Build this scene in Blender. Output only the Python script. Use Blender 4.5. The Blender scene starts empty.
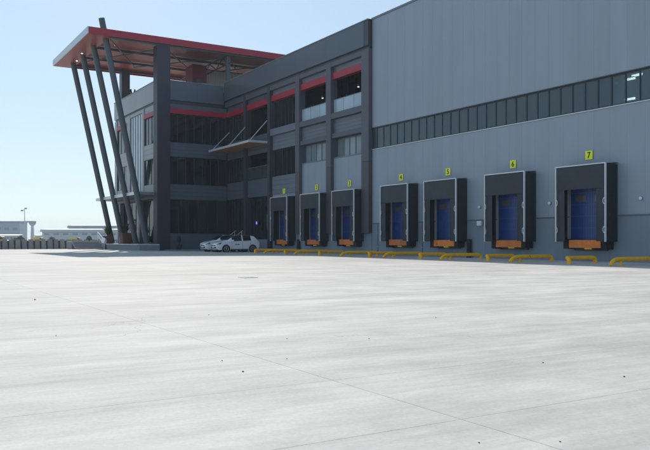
import bpy, bmesh, math, random
from mathutils import Vector, Matrix, noise as mnoise
random.seed(7)
sc = bpy.context.scene
C = sc.collection
R = math.radians

# ------------------------------------------------------------------ camera
TH = math.atan(455/750)                      # angle between view axis and the long wall
cam_d = bpy.data.cameras.new('camera'); cam = bpy.data.objects.new('camera', cam_d); C.objects.link(cam)
cam_d.sensor_width = 36; cam_d.lens = 750/650*36; cam_d.shift_y = 15/650
cam_d.clip_start = .05; cam_d.clip_end = 9000
cam.location = (0, 0, 1.1); cam.rotation_euler = (R(90), 0, R(90) - TH)
sc.camera = cam

# ------------------------------------------------------------------ sky, sun, exposure
SUN = Vector((-1.37, .355, 1.0)).normalized()
EL = math.asin(SUN.z); AZ = math.atan2(SUN.x, SUN.y)
w = bpy.data.worlds.new('World'); sc.world = w; w.use_nodes = True
nt = w.node_tree; nt.nodes.clear()
sky = nt.nodes.new('ShaderNodeTexSky'); sky.sky_type = 'NISHITA'; sky.sun_disc = False
sky.sun_elevation = EL; sky.sun_rotation = AZ
sky.air_density = 1.0; sky.dust_density = .28; sky.ozone_density = 3.0; sky.altitude = 30
bg = nt.nodes.new('ShaderNodeBackground'); bg.inputs[1].default_value = .108
out = nt.nodes.new('ShaderNodeOutputWorld')
# thin high haze evens out the whole dome: a softer gradient from zenith to horizon
gm = nt.nodes.new('ShaderNodeGamma'); gm.inputs[1].default_value = .45
ml = nt.nodes.new('ShaderNodeVectorMath'); ml.operation = 'MULTIPLY'; ml.inputs[1].default_value = (2.46, 2.80, 3.02)
nt.links.new(sky.outputs[0], gm.inputs[0]); nt.links.new(gm.outputs[0], ml.inputs[0]); nt.links.new(ml.outputs[0], bg.inputs[0]); nt.links.new(bg.outputs[0], out.inputs[0])
sd = bpy.data.lights.new('sun', 'SUN'); sd.energy = 4.3; sd.angle = R(.53); sd.color = (1, .96, .9)
so = bpy.data.objects.new('sun', sd); C.objects.link(so)
so.rotation_euler = SUN.to_track_quat('Z', 'Y').to_euler(); so.location = (-60, 0, 80)
vs = sc.view_settings
vs.view_transform = 'Standard'; vs.look = 'None'; vs.gamma = 1; vs.exposure = .16; vs.use_curve_mapping = False

# ------------------------------------------------------------------ materials
MAT = {}
def _nodes(name):
    m = bpy.data.materials.new(name); m.use_nodes = True
    n = m.node_tree.nodes; l = m.node_tree.links
    b = n['Principled BSDF']; MAT[name] = m
    return m, n, l, b
def mth(n, l, op, a, b=None, c=None):
    x = n.new('ShaderNodeMath'); x.operation = op
    for i, v in enumerate((a, b, c)):
        if v is None: continue
        if isinstance(v, (int, float)): x.inputs[i].default_value = v
        else: l.new(v, x.inputs[i])
    return x.outputs[0]
def nz(n, l, scale, detail=3, stretch=(1, 1, 1), coord='world', rough=.5):
    mp = n.new('ShaderNodeMapping'); mp.inputs['Scale'].default_value = stretch
    if coord == 'world':
        g = n.new('ShaderNodeNewGeometry'); l.new(g.outputs['Position'], mp.inputs[0])
    else:
        g = n.new('ShaderNodeTexCoord'); l.new(g.outputs['Object'], mp.inputs[0])
    t = n.new('ShaderNodeTexNoise'); t.inputs['Scale'].default_value = scale
    t.inputs['Detail'].default_value = detail; t.inputs['Roughness'].default_value = rough
    l.new(mp.outputs[0], t.inputs['Vector'])
    return t.outputs['Fac']
def scale_col(n, l, col, fac):
    v = n.new('ShaderNodeVectorMath'); v.operation = 'SCALE'
    v.inputs[0].default_value = col[:3]; l.new(fac, v.inputs['Scale'])
    return v.outputs[0]
def mat(name, col, rough=.5, metal=0, var=.12, scale=1.2, stretch=(1, 1, 1), rnd=.05, bump=0, bscale=30, spec=.5, streak=0, chip=None):
    m, n, l, b = _nodes(name)
    a = nz(n, l, scale, 4, stretch)
    f = mth(n, l, 'MULTIPLY_ADD', a, 2*var, 1-var)
    if streak:                                 # weather streaks running down the face
        s = nz(n, l, 1, 4, (1.6, 1.6, .12))
        s = mth(n, l, 'MULTIPLY_ADD', s, 2*streak, 1-streak)
        f = mth(n, l, 'MULTIPLY', f, s)
    oi = n.new('ShaderNodeObjectInfo')
    r = mth(n, l, 'MULTIPLY_ADD', oi.outputs['Random'], 2*rnd, 1-rnd)
    f = mth(n, l, 'MULTIPLY', f, r)
    base = scale_col(n, l, col, f)
    if chip:                                   # worn-through patches: (colour, threshold, scale)
        ck = mth(n, l, 'GREATER_THAN', nz(n, l, chip[2], 5, rough=.7), chip[1])
        mx = n.new('ShaderNodeMix'); mx.data_type = 'RGBA'
        l.new(ck, mx.inputs[0]); l.new(base, mx.inputs[6]); mx.inputs[7].default_value = (*chip[0], 1)
        base = mx.outputs[2]
    l.new(base, b.inputs['Base Color'])
    b.inputs['Metallic'].default_value = metal
    rr = nz(n, l, scale*2.3, 3, stretch)
    l.new(mth(n, l, 'MULTIPLY_ADD', rr, .25*rough, rough*.875), b.inputs['Roughness'])
    b.inputs['Specular IOR Level'].default_value = spec
    if bump:
        bp = n.new('ShaderNodeBump'); bp.inputs['Strength'].default_value = bump; bp.inputs['Distance'].default_value = .01
        l.new(nz(n, l, bscale, 4), bp.inputs['Height']); l.new(bp.outputs[0], b.inputs['Normal'])
    return m
def glass(name, tint, dark=(.02, .025, .03), opac=.0, rough=.02, ior=1.5):
    """thin pane: mirror reflection by Fresnel over a tinted see-through (and a little body colour)"""
    m = bpy.data.materials.new(name); m.use_nodes = True; MAT[name] = m
    n = m.node_tree.nodes; l = m.node_tree.links; n.clear()
    o = n.new('ShaderNodeOutputMaterial')
    tr = n.new('ShaderNodeBsdfTransparent'); tr.inputs[0].default_value = (*tint, 1)
    df = n.new('ShaderNodeBsdfDiffuse'); df.inputs[0].default_value = (*dark, 1)
    mx = n.new('ShaderNodeMixShader'); mx.inputs[0].default_value = opac
    l.new(tr.outputs[0], mx.inputs[1]); l.new(df.outputs[0], mx.inputs[2])
    gl = n.new('ShaderNodeBsdfGlossy'); gl.inputs['Roughness'].default_value = rough
    bp = n.new('ShaderNodeBump'); bp.inputs['Strength'].default_value = .02; bp.inputs['Distance'].default_value = .02
    l.new(nz(n, l, .9, 2), bp.inputs['Height']); l.new(bp.outputs[0], gl.inputs['Normal'])
    fr = n.new('ShaderNodeFresnel'); fr.inputs['IOR'].default_value = ior
    m2 = n.new('ShaderNodeMixShader'); l.new(fr.outputs[0], m2.inputs[0])
    l.new(mx.outputs[0], m2.inputs[1]); l.new(gl.outputs[0], m2.inputs[2]); l.new(m2.outputs[0], o.inputs[0])
    return m
def emit(name, col, st):
    m, n, l, b = _nodes(name)
    b.inputs['Base Color'].default_value = (*col, 1); b.inputs['Emission Color'].default_value = (*col, 1)
    b.inputs['Emission Strength'].default_value = st
    return m

def concrete_yard():
    m, n, l, b = _nodes('yard_concrete')
    # floating and sweeping streaks run across the yard, towards the docks
    big = nz(n, l, .06, 6, (1, .6, 1), rough=.62)
    s1 = nz(n, l, .55, 6, (1, .13, 1), rough=.68)
    s2 = nz(n, l, 2.6, 4, (1, .05, 1), rough=.6)
    s3 = nz(n, l, 9.0, 3, (1, .06, 1), rough=.6)
    med = nz(n, l, 1.1, 7, (1, .45, 1), rough=.72)
    fine = nz(n, l, 30, 4, rough=.75)
    f = mth(n, l, 'MULTIPLY_ADD', big, .70, .65)
    for q, am in ((s1, .56), (s2, .34), (s3, .28), (med, 1.0), (fine, .42)):
        f = mth(n, l, 'MULTIPLY', f, mth(n, l, 'MULTIPLY_ADD', q, am, 1-am/2))
    # chalky laitance wisps: pale, broken
    wv = nz(n, l, .30, 7, (1, .16, 1), rough=.75)
    wv = mth(n, l, 'MULTIPLY', mth(n, l, 'MAXIMUM', mth(n, l, 'SUBTRACT', wv, .54), 0.0), 1.0)
    f = mth(n, l, 'ADD', f, wv)
    # small dark specks and drips
    sp = n.new('ShaderNodeTexVoronoi'); sp.inputs['Scale'].default_value = 2.2
    gp = n.new('ShaderNodeNewGeometry'); l.new(gp.outputs['Position'], sp.inputs['Vector'])
    dot = mth(n, l, 'LESS_THAN', sp.outputs['Distance'], mth(n, l, 'MULTIPLY', nz(n, l, .8, 2), .035))
    dot = mth(n, l, 'MULTIPLY', dot, mth(n, l, 'GREATER_THAN', nz(n, l, .5, 2), .5))
    f = mth(n, l, 'MULTIPLY', f, mth(n, l, 'MULTIPLY_ADD', dot, -.30, 1.0))
    oi = n.new('ShaderNodeObjectInfo')
    f = mth(n, l, 'MULTIPLY', f, mth(n, l, 'MULTIPLY_ADD', oi.outputs['Random'], .05, .975))
    # hairline cracks: thin dark wandering lines, broken up by a mask
    vo = n.new('ShaderNodeTexVoronoi'); vo.feature = 'DISTANCE_TO_EDGE'; vo.inputs['Scale'].default_value = .16
    g = n.new('ShaderNodeNewGeometry'); ad = n.new('ShaderNodeVectorMath'); ad.operation = 'ADD'
    tn = n.new('ShaderNodeTexNoise'); tn.inputs['Scale'].default_value = 1.1; tn.inputs['Detail'].default_value = 5
    l.new(g.outputs['Position'], tn.inputs['Vector']); l.new(g.outputs['Position'], ad.inputs[0]); l.new(tn.outputs['Color'], ad.inputs[1])
    l.new(ad.outputs[0], vo.inputs['Vector'])
    ck = mth(n, l, 'LESS_THAN', vo.outputs['Distance'], .0012)
    mk = mth(n, l, 'GREATER_THAN', nz(n, l, .11, 2), .56)
    ck = mth(n, l, 'MULTIPLY', mth(n, l, 'MULTIPLY', ck, mk), .22)
    f = mth(n, l, 'MULTIPLY', f, mth(n, l, 'SUBTRACT', 1.0, ck))
    l.new(scale_col(n, l, (.505, .475, .435), f), b.inputs['Base Color'])
    l.new(mth(n, l, 'MULTIPLY_ADD', med, .25, .62), b.inputs['Roughness'])
    b.inputs['Specular IOR Level'].default_value = .06
    bp = n.new('ShaderNodeBump'); bp.inputs['Strength'].default_value = .25; bp.inputs['Distance'].default_value = .006
    l.new(nz(n, l, 45, 5, rough=.7), bp.inputs['Height']); l.new(bp.outputs[0], b.inputs['Normal'])
    return m
concrete_yard()
mat('joint_sealant', (.52, .50, .47), .8)
mat('far_ground', (.34, .33, .30), .95, var=.25, scale=.05, bump=.3, bscale=8)
mat('clad_grey', (.295, .345, .40), .42, var=.05, scale=.35, rnd=.022, streak=.07, bump=.06, bscale=1.1)
mat('clad_office', (.145, .168, .196), .45, var=.06, scale=.5, rnd=.03, streak=.05)
mat('clad_fascia', (.078, .098, .126), .42, var=.05, scale=.5, rnd=.02, streak=.05)
mat('clad_silver', (.34, .36, .385), .4, var=.05, scale=.5, rnd=.03, streak=.05)
mat('plinth', (.225, .265, .31), .75, var=.10, scale=.8, rnd=.04, bump=.15, streak=.10)
mat('pillar', (.085, .09, .115), .45, var=.06, scale=.7, rnd=.03, streak=.05)
mat('pillar_low', (.085, .075, .085), .55, var=.08, scale=.7, streak=.06)
mat('pillar_navy', (.028, .025, .045), .45, var=.08, scale=.6)
mat('pillar_shaded', (.042, .043, .058), .45, var=.06, scale=.7)  # darker copy of the pillar colour, with the inner corner's shade put in
mat('frame_dark', (.03, .034, .042), .4)
mat('frame_grey', (.16, .18, .20), .4)
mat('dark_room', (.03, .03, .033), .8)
mat('red_paint', (.36, .006, .028), .4, var=.08)
mat('soffit', (.34, .075, .06), .42, var=.06, scale=.6)
mat('red_core', (.20, .018, .02), .55, var=.1)
mat('steel', (.07, .084, .10), .45, var=.1)
mat('galv', (.50, .52, .54), .35, metal=.6, var=.08)
mat('beige_sheet', (.50, .44, .37), .5, var=.06)
mat('roof_gravel', (.42, .41, .39), .9, var=.15, scale=3)
mat('black_fabric', (.018, .021, .027), .75, var=.3, scale=1.5, rnd=.2, chip=((.05, .052, .056), .68, 2.5), bump=.2, bscale=6)
mat('grey_fabric', (.034, .040, .050), .7, var=.3, scale=1.2, rnd=.2, streak=.2, chip=((.075, .078, .08), .69, 3), bump=.25, bscale=5)
mat('alu', (.62, .64, .66), .35, metal=.3, var=.06)
mat('door_blue', (.02, .06, .23), .35, var=.08, scale=.8, rnd=.05)
mat('door_window', (.10, .09, .085), .15)
mat('jamb', (.66, .68, .70), .5)
mat('lip_orange', (.75, .20, .03), .6, var=.25, scale=3, rnd=.15, streak=.2, chip=((.16, .08, .05), .63, 4))
mat('rubber', (.018, .018, .02), .8, var=.2)
mat('yellow_paint', (.95, .47, .01), .5, var=.22, scale=3, rnd=.08, chip=((.10, .07, .05), .66, 5))
mat('lime_sign', (.97, 1.0, .01), .4, var=.03)
mat('sign_black', (.01, .01, .012), .5)
mat('white_paint', (.78, .79, .80), .3, var=.03)
mat('car_paint', (.80, .81, .82), .22, var=.015, rnd=0)
MAT['car_paint'].node_tree.nodes['Principled BSDF'].inputs['Coat Weight'].default_value = .8
mat('car_black', (.02, .02, .022), .5)
mat('car_glass', (.012, .014, .017), .06, var=.05)
mat('car_light', (.20, .22, .25), .12, metal=.5)
mat('car_red', (.35, .015, .015), .2)
mat('logo_blue', (.05, .10, .42), .4)
mat('tyre', (.02, .02, .021), .85)
mat('rim', (.50, .51, .53), .3, metal=.7)
mat('wood_soffit', (.42, .19, .065), .55, var=.2, scale=2, stretch=(.2, 3, 1))
mat('step_stone', (.55, .54, .52), .75, var=.15, scale=2, bump=.2)
mat('platform', (.20, .22, .25), .7, var=.1, scale=1)
mat('terracotta', (.13, .05, .035), .7, var=.18, scale=2)
mat('leaf', (.055, .10, .03), .55, var=.35, scale=5)
mat('leaf_dark', (.03, .06, .025), .6, var=.35, scale=5)
mat('leaf_yellow', (.17, .16, .04), .55, var=.3, scale=5)
mat('bark', (.10, .07, .05), .9, var=.2)
mat('barrier', (.30, .295, .28), .9, var=.22, scale=1.3, rnd=.10, bump=.4, bscale=12, streak=.15)
mat('barrier_dark', (.17, .165, .155), .9, var=.2)
mat('hall_blue', (.36, .40, .46), .6, var=.05)  # hall colours are paled, with distance haze painted into them
mat('hall_pale', (.55, .55, .54), .6, var=.06)
mat('hall_roof', (.50, .50, .50), .55, var=.05)
mat('hall_dark', (.22, .26, .31), .4, var=.05)
mat('van_yellow', (.72, .45, .04), .35, var=.04)
mat('reflection_panel', (.46, .47, .47), .9, var=.1, scale=3, stretch=(8, 8, .3))  # pale streaky colour for painted window reflections
mat('sky_sheen_glass', (.36, .46, .52), .12, var=.10, scale=.8, spec=.6)  # pale blue sky reflection put into the colour of the glass
mat('office_glass', (.007, .010, .017), .05, var=.15, scale=.6, rnd=.3)
mat('teal_glass', (.20, .26, .28), .05, var=.1, rnd=.25)
mat('pebble', (.14, .135, .13), .9, var=.3, scale=40)
glass('clear_glass', (.40, .46, .50), (.05, .065, .075), .25, .03)
glass('strip_glass', (.45, .52, .55), (.14, .22, .26), .34, .03, 1.6)
glass('balustrade_glass', (.55, .62, .62), (.16, .22, .24), .25, .03)
emit('lamp_warm', (1.0, .72, .45), 4.0)
emit('lamp_white', (1.0, .96, .86), 9.0)
emit('lamp_spot', (1.0, .96, .88), 1.6)
emit('lamp_violet', (.30, .22, 1.0), .8)

# ------------------------------------------------------------------ builders
def wpos(o):
    v = Vector((0, 0, 0))
    while o: v += o.location; o = o.parent
    return v
def tag(o, label=None, cat=None, group=None, kind=None):
    if label: o['label'] = label
    if cat: o['category'] = cat
    if group: o['group'] = group
    if kind: o['kind'] = kind
    return o
def thing(name, loc, label, cat, group=None, rz=0):
    o = bpy.data.objects.new(name, None); C.objects.link(o)
    o.empty_display_size = .3; o.location = loc; o.rotation_euler = (0, 0, rz)
    return tag(o, label, cat, group)
class MB:
    def __init__(s): s.v = []; s.f = []
    def quadbox(s, pts):                       # 4 bottom, 4 top, ccw from above
        k = len(s.v); s.v += [tuple(p) for p in pts]
        s.f += [(k+3, k+2, k+1, k), (k+4, k+5, k+6, k+7)] + [(k+i, k+(i+1) % 4, k+4+(i+1) % 4, k+4+i) for i in range(4)]
        return s
    def box(s, x0, x1, y0, y1, z0, z1):
        x0, x1 = min(x0, x1), max(x0, x1); y0, y1 = min(y0, y1), max(y0, y1); z0, z1 = min(z0, z1), max(z0, z1)
        return s.quadbox([(x0, y0, z0), (x1, y0, z0), (x1, y1, z0), (x0, y1, z0), (x0, y0, z1), (x1, y0, z1), (x1, y1, z1), (x0, y1, z1)])
    def bar(s, p, q, w, h=None):
        h = h or w; p = Vector(p); q = Vector(q); d = (q-p).normalized()
        up = Vector((0, 0, 1)) if abs(d.z) < .95 else Vector((0, 1, 0))
        a = d.cross(up).normalized()*w/2; b = a.cross(d).normalized()*h/2
        return s.quadbox([p-a-b, p+a-b, p+a+b, p-a+b, q-a-b, q+a-b, q+a+b, q-a+b])
    def path(s, pts, r, n=10, cap=True):
        pts = [Vector(p) for p in pts]; k0 = len(s.v); N = len(pts)
        rr = r if isinstance(r, (list, tuple)) else [r]*N
        d0 = (pts[1]-pts[0]).normalized()
        a = d0.cross(Vector((0, 0, 1)) if abs(d0.z) < .9 else Vector((1, 0, 0))).normalized()
        for i, p in enumerate(pts):
            d = (pts[min(i+1, N-1)]-pts[max(i-1, 0)]).normalized()
            a = (a - d*a.dot(d)).normalized(); b = d.cross(a)
            for j in range(n):
                t = 2*math.pi*j/n; s.v.append(tuple(p+(a*math.cos(t)+b*math.sin(t))*rr[i]))
        for i in range(N-1):
            for j in range(n):
                A = k0+i*n+j; B = k0+i*n+(j+1) % n; s.f.append((A, B, B+n, A+n))
        if cap:
            s.f.append(tuple(k0+j for j in reversed(range(n)))); s.f.append(tuple(k0+(N-1)*n+j for j in range(n)))
        return s
    def prism(s, poly, ext):                   # planar polygon (3d) extruded by vector ext
        k = len(s.v); n = len(poly); e = Vector(ext)
        s.v += [tuple(p) for p in poly]+[tuple(Vector(p)+e) for p in poly]
        s.f += [tuple(k+i for i in reversed(range(n))), tuple(k+n+i for i in range(n))]
        s.f += [(k+i, k+(i+1) % n, k+n+(i+1) % n, k+n+i) for i in range(n)]
        return s
    def ringx(s, x0, x1, y0, y1, z0, z1, w):   # connected rectangular frame standing in the xz plane
        k = len(s.v)
        for y in (y0, y1):
            s.v += [(x0, y, z0), (x1, y, z0), (x1, y, z1), (x0, y, z1), (x0+w, y, z0+w), (x1-w, y, z0+w), (x1-w, y, z1-w), (x0+w, y, z1-w)]
        for i in range(4):
            j = (i+1) % 4
            s.f += [(k+i, k+j, k+4+j, k+4+i), (k+8+i, k+12+i, k+12+j, k+8+j), (k+i, k+8+i, k+8+j, k+j), (k+4+i, k+4+j, k+12+j, k+12+i)]
        return s
    def ringy(s, x0, x1, y0, y1, z0, z1, w):
        m = MB().ringx(y0, y1, x0, x1, z0, z1, w); k = len(s.v)
        s.v += [(b, a, c) for a, b, c in m.v]; s.f += [tuple(k+i for i in f) for f in m.f]
        return s
    def face(s, pts):
        k = len(s.v); s.v += [tuple(p) for p in pts]; s.f.append(tuple(range(k, k+len(pts)))); return s
    def mesh(s, name, m, smooth=None, origin=(0, 0, 0)):
        me = bpy.data.meshes.new(name); o = Vector(origin)
        me.from_pydata([tuple(Vector(v)-o) for v in s.v], [], s.f)
        bm = bmesh.new(); bm.from_mesh(me); bmesh.ops.recalc_face_normals(bm, faces=bm.faces); bm.to_mesh(me); bm.free()
        me.materials.append(MAT[m])
        if smooth is not None:
            me.shade_smooth(); me.set_sharp_from_angle(angle=R(smooth))
        return me
    def build(s, name, m, parent=None, smooth=None, local=False):
        """vertices in world space (or in the parent's own space with local=True)"""
        xs = [v[0] for v in s.v]; ys = [v[1] for v in s.v]; zs = [v[2] for v in s.v]
        o = Vector(((min(xs)+max(xs))/2, (min(ys)+max(ys))/2, min(zs)))
        ob = bpy.data.objects.new(name, s.mesh(name, m, smooth, o)); C.objects.link(ob)
        if parent is not None:
            ob.parent = parent; ob.location = o if local == 'thing' else (o - wpos(parent))
            if local is True: ob.location = o - LOCAL_OFF.get(parent.name, Vector((0, 0, 0)))
            LOCAL_OFF[ob.name] = o
        else: ob.location = o
        return ob
LOCAL_OFF = {}
BOXC = {}
def boxp(name, m, parent, x0, x1, y0, y1, z0, z1, local=False):
    """a box part; alike boxes share one mesh"""
    dx, dy, dz = abs(x1-x0), abs(y1-y0), abs(z1-z0)
    key = (name, m, round(dx, 3), round(dy, 3), round(dz, 3))
    if key not in BOXC:
        BOXC[key] = MB().box(-dx/2, dx/2, -dy/2, dy/2, 0, dz).mesh(name, m)
    o = Vector(((x0+x1)/2, (y0+y1)/2, min(z0, z1)))
    ob = bpy.data.objects.new(name, BOXC[key]); C.objects.link(ob)
    if parent is not None:
        ob.parent = parent
        ob.location = (o - LOCAL_OFF.get(parent.name, Vector((0, 0, 0)))) if local else (o - wpos(parent))
        LOCAL_OFF[ob.name] = o
    else: ob.location = o
    return ob
def copy_tree(o, parent=None):
    c = o.copy(); C.objects.link(c); c.parent = parent
    for ch in list(o.children): copy_tree(ch, c)
    return c

# ------------------------------------------------------------------ ground
def ss(t):
    t = max(0, min(1, t)); return t*t*(3-2*t)
def gh(x, y):                                  # the yard is slightly crowned, falling to the docks and to the camera
    return .13*ss((-x-20)/22)*ss((25.5-y)/6.5)*ss((x+96)/16)*ss((y+10)/14)
D = 32.0                                       # the long wall stands at y = D
g = MB()
g.face([(-3000, -3000, -.12), (3000, -3000, -.12), (3000, 3000, -.12), (-3000, 3000, -.12)])
tag(g.build('ground', 'far_ground'), kind='structure')
XB = [5, 0, -3.5, -5, -10] + [-15-5*i for i in range(17)]
YB = [-14.9, -8.9, -2.9, 3.1, 9.1, 15.1, 21.1, 27.1, 32.6]
yard = MB()                                    # bedding and joint filler under the slabs
for i in range(len(XB)-1):
    for j in range(len(YB)-1):
        x1, x0 = XB[i], XB[i+1]; y0, y1 = YB[j], YB[j+1]
        yard.face([(x0, y0, gh(x0, y0)-.003), (x1, y0, gh(x1, y0)-.003), (x1, y1, gh(x1, y1)-.003), (x0, y1, gh(x0, y1)-.003)])
yo = tag(yard.build('yard', 'joint_sealant'), kind='structure')
for i in range(len(XB)-1):
    for j in range(len(YB)-1):
        x1, x0 = XB[i]-.0025, XB[i+1]+.0025; y0, y1 = YB[j]+.0025, YB[j+1]-.0025
        P = [(x0, y0), (x1, y0), (x1, y1), (x0, y1)]
        MB().quadbox([(x, y, gh(x, y)-.11) for x, y in P]+[(x, y, gh(x, y)) for x, y in P]).build('concrete_slab', 'yard_concrete', yo)

# ------------------------------------------------------------------ warehouse
WX0, WX1 = -45.95, 6.0
wh = thing('warehouse_building', (-20, D, 0), 'tall grey metal-clad warehouse with a long window strip above loading docks', 'building')
RW = 17.5; W0, W1 = 7.86, 9.40
# core behind the cladding: lower body, upper body, back; leaves a dark room behind the window strip
boxp('lower_core', 'dark_room', wh, WX0, WX1, D+.10, D+30, 0, W0-.1)
boxp('upper_core', 'dark_room', wh, WX0, WX1, D+.10, D+12, W1+3.2, RW-.15)
boxp('rear_core', 'dark_room', wh, WX0, WX1, D+12.01, D+30, W0-.09, RW-.15)
boxp('end_core', 'dark_room', wh, WX0, WX0+.3, D+.11, D+12, W0-.09, W1+3.19)
boxp('lintel_core', 'dark_room', wh, WX0+.31, WX1, D+.10, D+.3, W1+.05, W1+3.19)
boxp('backing_sheet', 'clad_office', wh, WX0, -9.9, D+.092, D+.098, 2.4, W0-.1)
boxp('backing_sheet', 'clad_office', wh, WX0, -9.9, D+.092, D+.098, W1+.07, RW-.2)
x = WX0; k = 0
while x < -9.9:
    xe = x+1.0
    boxp('wall_panel', 'clad_grey', wh, x+.003, xe-.003, D, D+.09, W1+.06, RW)
    boxp('wall_panel', 'clad_grey', wh, x+.003, xe-.003, D, D+.09, 2.36, W0-.06)
    x = xe; k += 1
boxp('wall_panel', 'clad_grey', wh, x+.006, WX1, D, D+.09, W1+.06, RW)
boxp('wall_panel', 'clad_grey', wh, x+.006, WX1, D, D+.09, 2.36, W0-.06)
px = WX0
while px < WX1-.5:
    boxp('plinth_panel', 'plinth', wh, px+.006, px+2.994, D-.015, D+.09, -.1, 2.29); px += 3.0
boxp('drip_flashing', 'frame_grey', wh, WX0, WX1, D-.05, D+.08, 2.30, 2.345)
boxp('parapet_cap', 'frame_grey', wh, WX0-.05, WX1, D-.06, D+.35, RW+.002, RW+.14)
boxp('sill_flashing', 'alu', wh, WX0, WX1, D-.06, D+.12, W0-.055, W0-.012)
boxp('head_flashing', 'frame_dark', wh, WX0, WX1, D-.05, D+.12, W1+.002, W1+.055)
strip = MB().ringx(WX0+.05, -8.6, D+.04, D+.12, W0-.008, W1-.001, .055).build('window_strip', 'frame_dark', wh)
x = WX0+.55; i = 0
boxp('mullion', 'frame_dark', strip, WX0+.05, x-.03, D+.03, D+.13, W0+.052, W1-.057)
while x < -9.5:
    boxp('mullion', 'frame_dark', strip, x-.03, x+.03, D+.03, D+.13, W0+.052, W1-.057)
    boxp('pane', 'strip_glass', strip, x+.032, x+.788, D+.07, D+.085, W0+.052, W1-.057)
    x += .82
# luminaires hanging inside the hall, seen through the strip
def px_on(px, py, Y):
    c, s = math.cos(TH), math.sin(TH); t = (px-325)/750
    dx, dy = -c+t*s, s+t*c; dep = Y/dy
    return dep*dx, 1.1+(240-py)*dep/750
for a, b in ((630, 80), (637, 76), (630, 100), (584, 95.5), (601, 88), (591, 92), (612, 84.5), (571, 112)):
    lx, lz = px_on(a, b, D+2.5)
    t = thing('hall_light', (lx, D+2.5, lz), 'small strip light hanging inside the hall behind the window strip', 'lamp', 'strip lights inside the hall')
    boxp('housing', 'white_paint', t, lx-.32, lx+.32, D+2.44, D+2.56, lz+.102, lz+.15)
    boxp('tube', 'lamp_white', t, lx-.3, lx+.3, D+2.46, D+2.54, lz, lz+.10)

# ------------------------------------------------------------------ office building
of = thing('office_building', (-70, D, 0), 'dark grey three-storey office wing with red bands and a projecting entrance block', 'building')
AP = [(-46.98, -46.02), (-52.12, -51.38), (-57.28, -56.58), (-62.66, -62.14), (-67.90, -67.42)]
TOPA = 17.55
# floors and rear masses
boxp('rear_core', 'dark_room', of, -72.45, -46.02, D+4.0, D+26, 0, 17.0)
for z0, z1 in ((-.05, .10), (4.9, 5.25), (9.75, 10.6), (15.1, 15.5), (16.75, 16.98)):
    boxp('floor_slab', 'dark_room', of, -72.45, -46.02, D+.35, D+3.99, z0, z1)
boxp('end_wall', 'dark_room', of, -46.32, -46.02, D+.33, D+3.99, .11, 17.0)
# parapet fascia in long sheets
fx = -46.55
for xe in (-52.0, -57.0, -62.4, -67.6, -72.48):
    boxp('fascia_sheet', 'clad_fascia', of, xe+.006, fx-.006, D-.36, D+.30, 15.62, TOPA-.06); fx = xe
boxp('corner_trim', 'frame_dark', of, -46.54, -46.0, D-.34, D+.28, 15.60, TOPA-.02)
boxp('coping', 'frame_grey', of, -72.4, -46.0, D-.40, D+.34, TOPA-.055, TOPA+.02)
boxp('fascia_shade_strip', 'frame_dark', of, -72.4, -46.02, D-.20, D+.25, 15.40, 15.60)  # dark strip painting the shadow line under the fascia
def bays():
    for i, (a, b) in enumerate(AP):
        z0 = 1.62
        boxp('pillar', 'pillar' if i < 3 else 'pillar_shaded', of, a, b, D-.30, D+.34, 7.0, 15.39)
        boxp('pillar', 'pillar_low' if i < 3 else 'pillar_shaded', of, a+.004, b-.004, D-.296, D+.34, z0 if i < 3 else .0, 6.99)
bays()
def panes(parent, m, x0, x1, y, z0, z1, n, mull='frame_dark', w=.06, frame=.05):
    """glazed opening: a window part holding panes and mullions"""
    f = MB().ringx(x0, x1, y-.05, y+.05, z0, z1, frame).build('window', mull, parent)
    p = (x1-x0)/n
    for i in range(1, n):
        xm = x0+i*p; a = xm-w/2; b = xm+w/2
        boxp('mullion', mull, f, a, b, y-.052, y+.048, z0+frame, z1-frame)
    for i in range(n):
        boxp('pane', m[i % len(m)] if isinstance(m, (list, tuple)) else m, f, x0+i*p+max(w/2, frame if i == 0 else 0)+.001, x0+(i+1)*p-max(w/2, frame if i == n-1 else 0)-.001, y-.012, y+.012, z0+frame+.001, z1-frame-.001)
    return f
def siding(x0, x1, z0, z1, y, n, m='clad_office', name='siding_board'):
    h = (z1-z0)/n
    for i in range(n):
        boxp(name, m, of, x0, x1, y, y+.08, z0+i*h+.006, z0+(i+1)*h-.006)
def plant(loc, h, n, m, label, cat='plant', name='plant', spread=.6, group=None, pot=None, width=.05):
    t = thing(name, loc, label, cat, group)
    mb = MB(); rng = random.Random(int(loc[0]*97+loc[1]*31))
    for i in range(n):
        a = rng.random()*6.283; L = h*(.6+.5*rng.random()); sp = spread*(.3+.9*rng.random())
        prev = None
        for k in range(6):
            u = k/5; r = sp*(u**1.3); z = L*(u - .42*u*u*sp/spread)*1.25
            c = Vector((math.cos(a)*r, math.sin(a)*r, z)); wd = width*(1-u*.9)*(.5+2*u*(1-u)+.4)
            sdv = Vector((-math.sin(a), math.cos(a), 0))*wd
            cur = (c-sdv, c+sdv)
            if prev: mb.face([prev[0], prev[1], cur[1], cur[0]])
            prev = cur
    zoff = 0
    if pot:
        pw, ph, pm = pot; zoff = ph
        b = MB().quadbox([(-pw*.42, -pw*.42, 0), (pw*.42, -pw*.42, 0), (pw*.42, pw*.42, 0), (-pw*.42, pw*.42, 0),
                      (-pw*.5, -pw*.5, ph-.08), (pw*.5, -pw*.5, ph-.08), (pw*.5, pw*.5, ph-.08), (-pw*.5, pw*.5, ph-.08)])
        b.box(-pw*.54, pw*.54, -pw*.54, pw*.54, ph-.079, ph)
        b.build('planter', pm, t, local='thing')
    lm = MB(); lm.v = [(v[0], v[1], v[2]+zoff) for v in mb.v]; lm.f = mb.f
    lm.build('leaves', m, t, local='thing')
    return t
rngb = random.Random(3)
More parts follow.
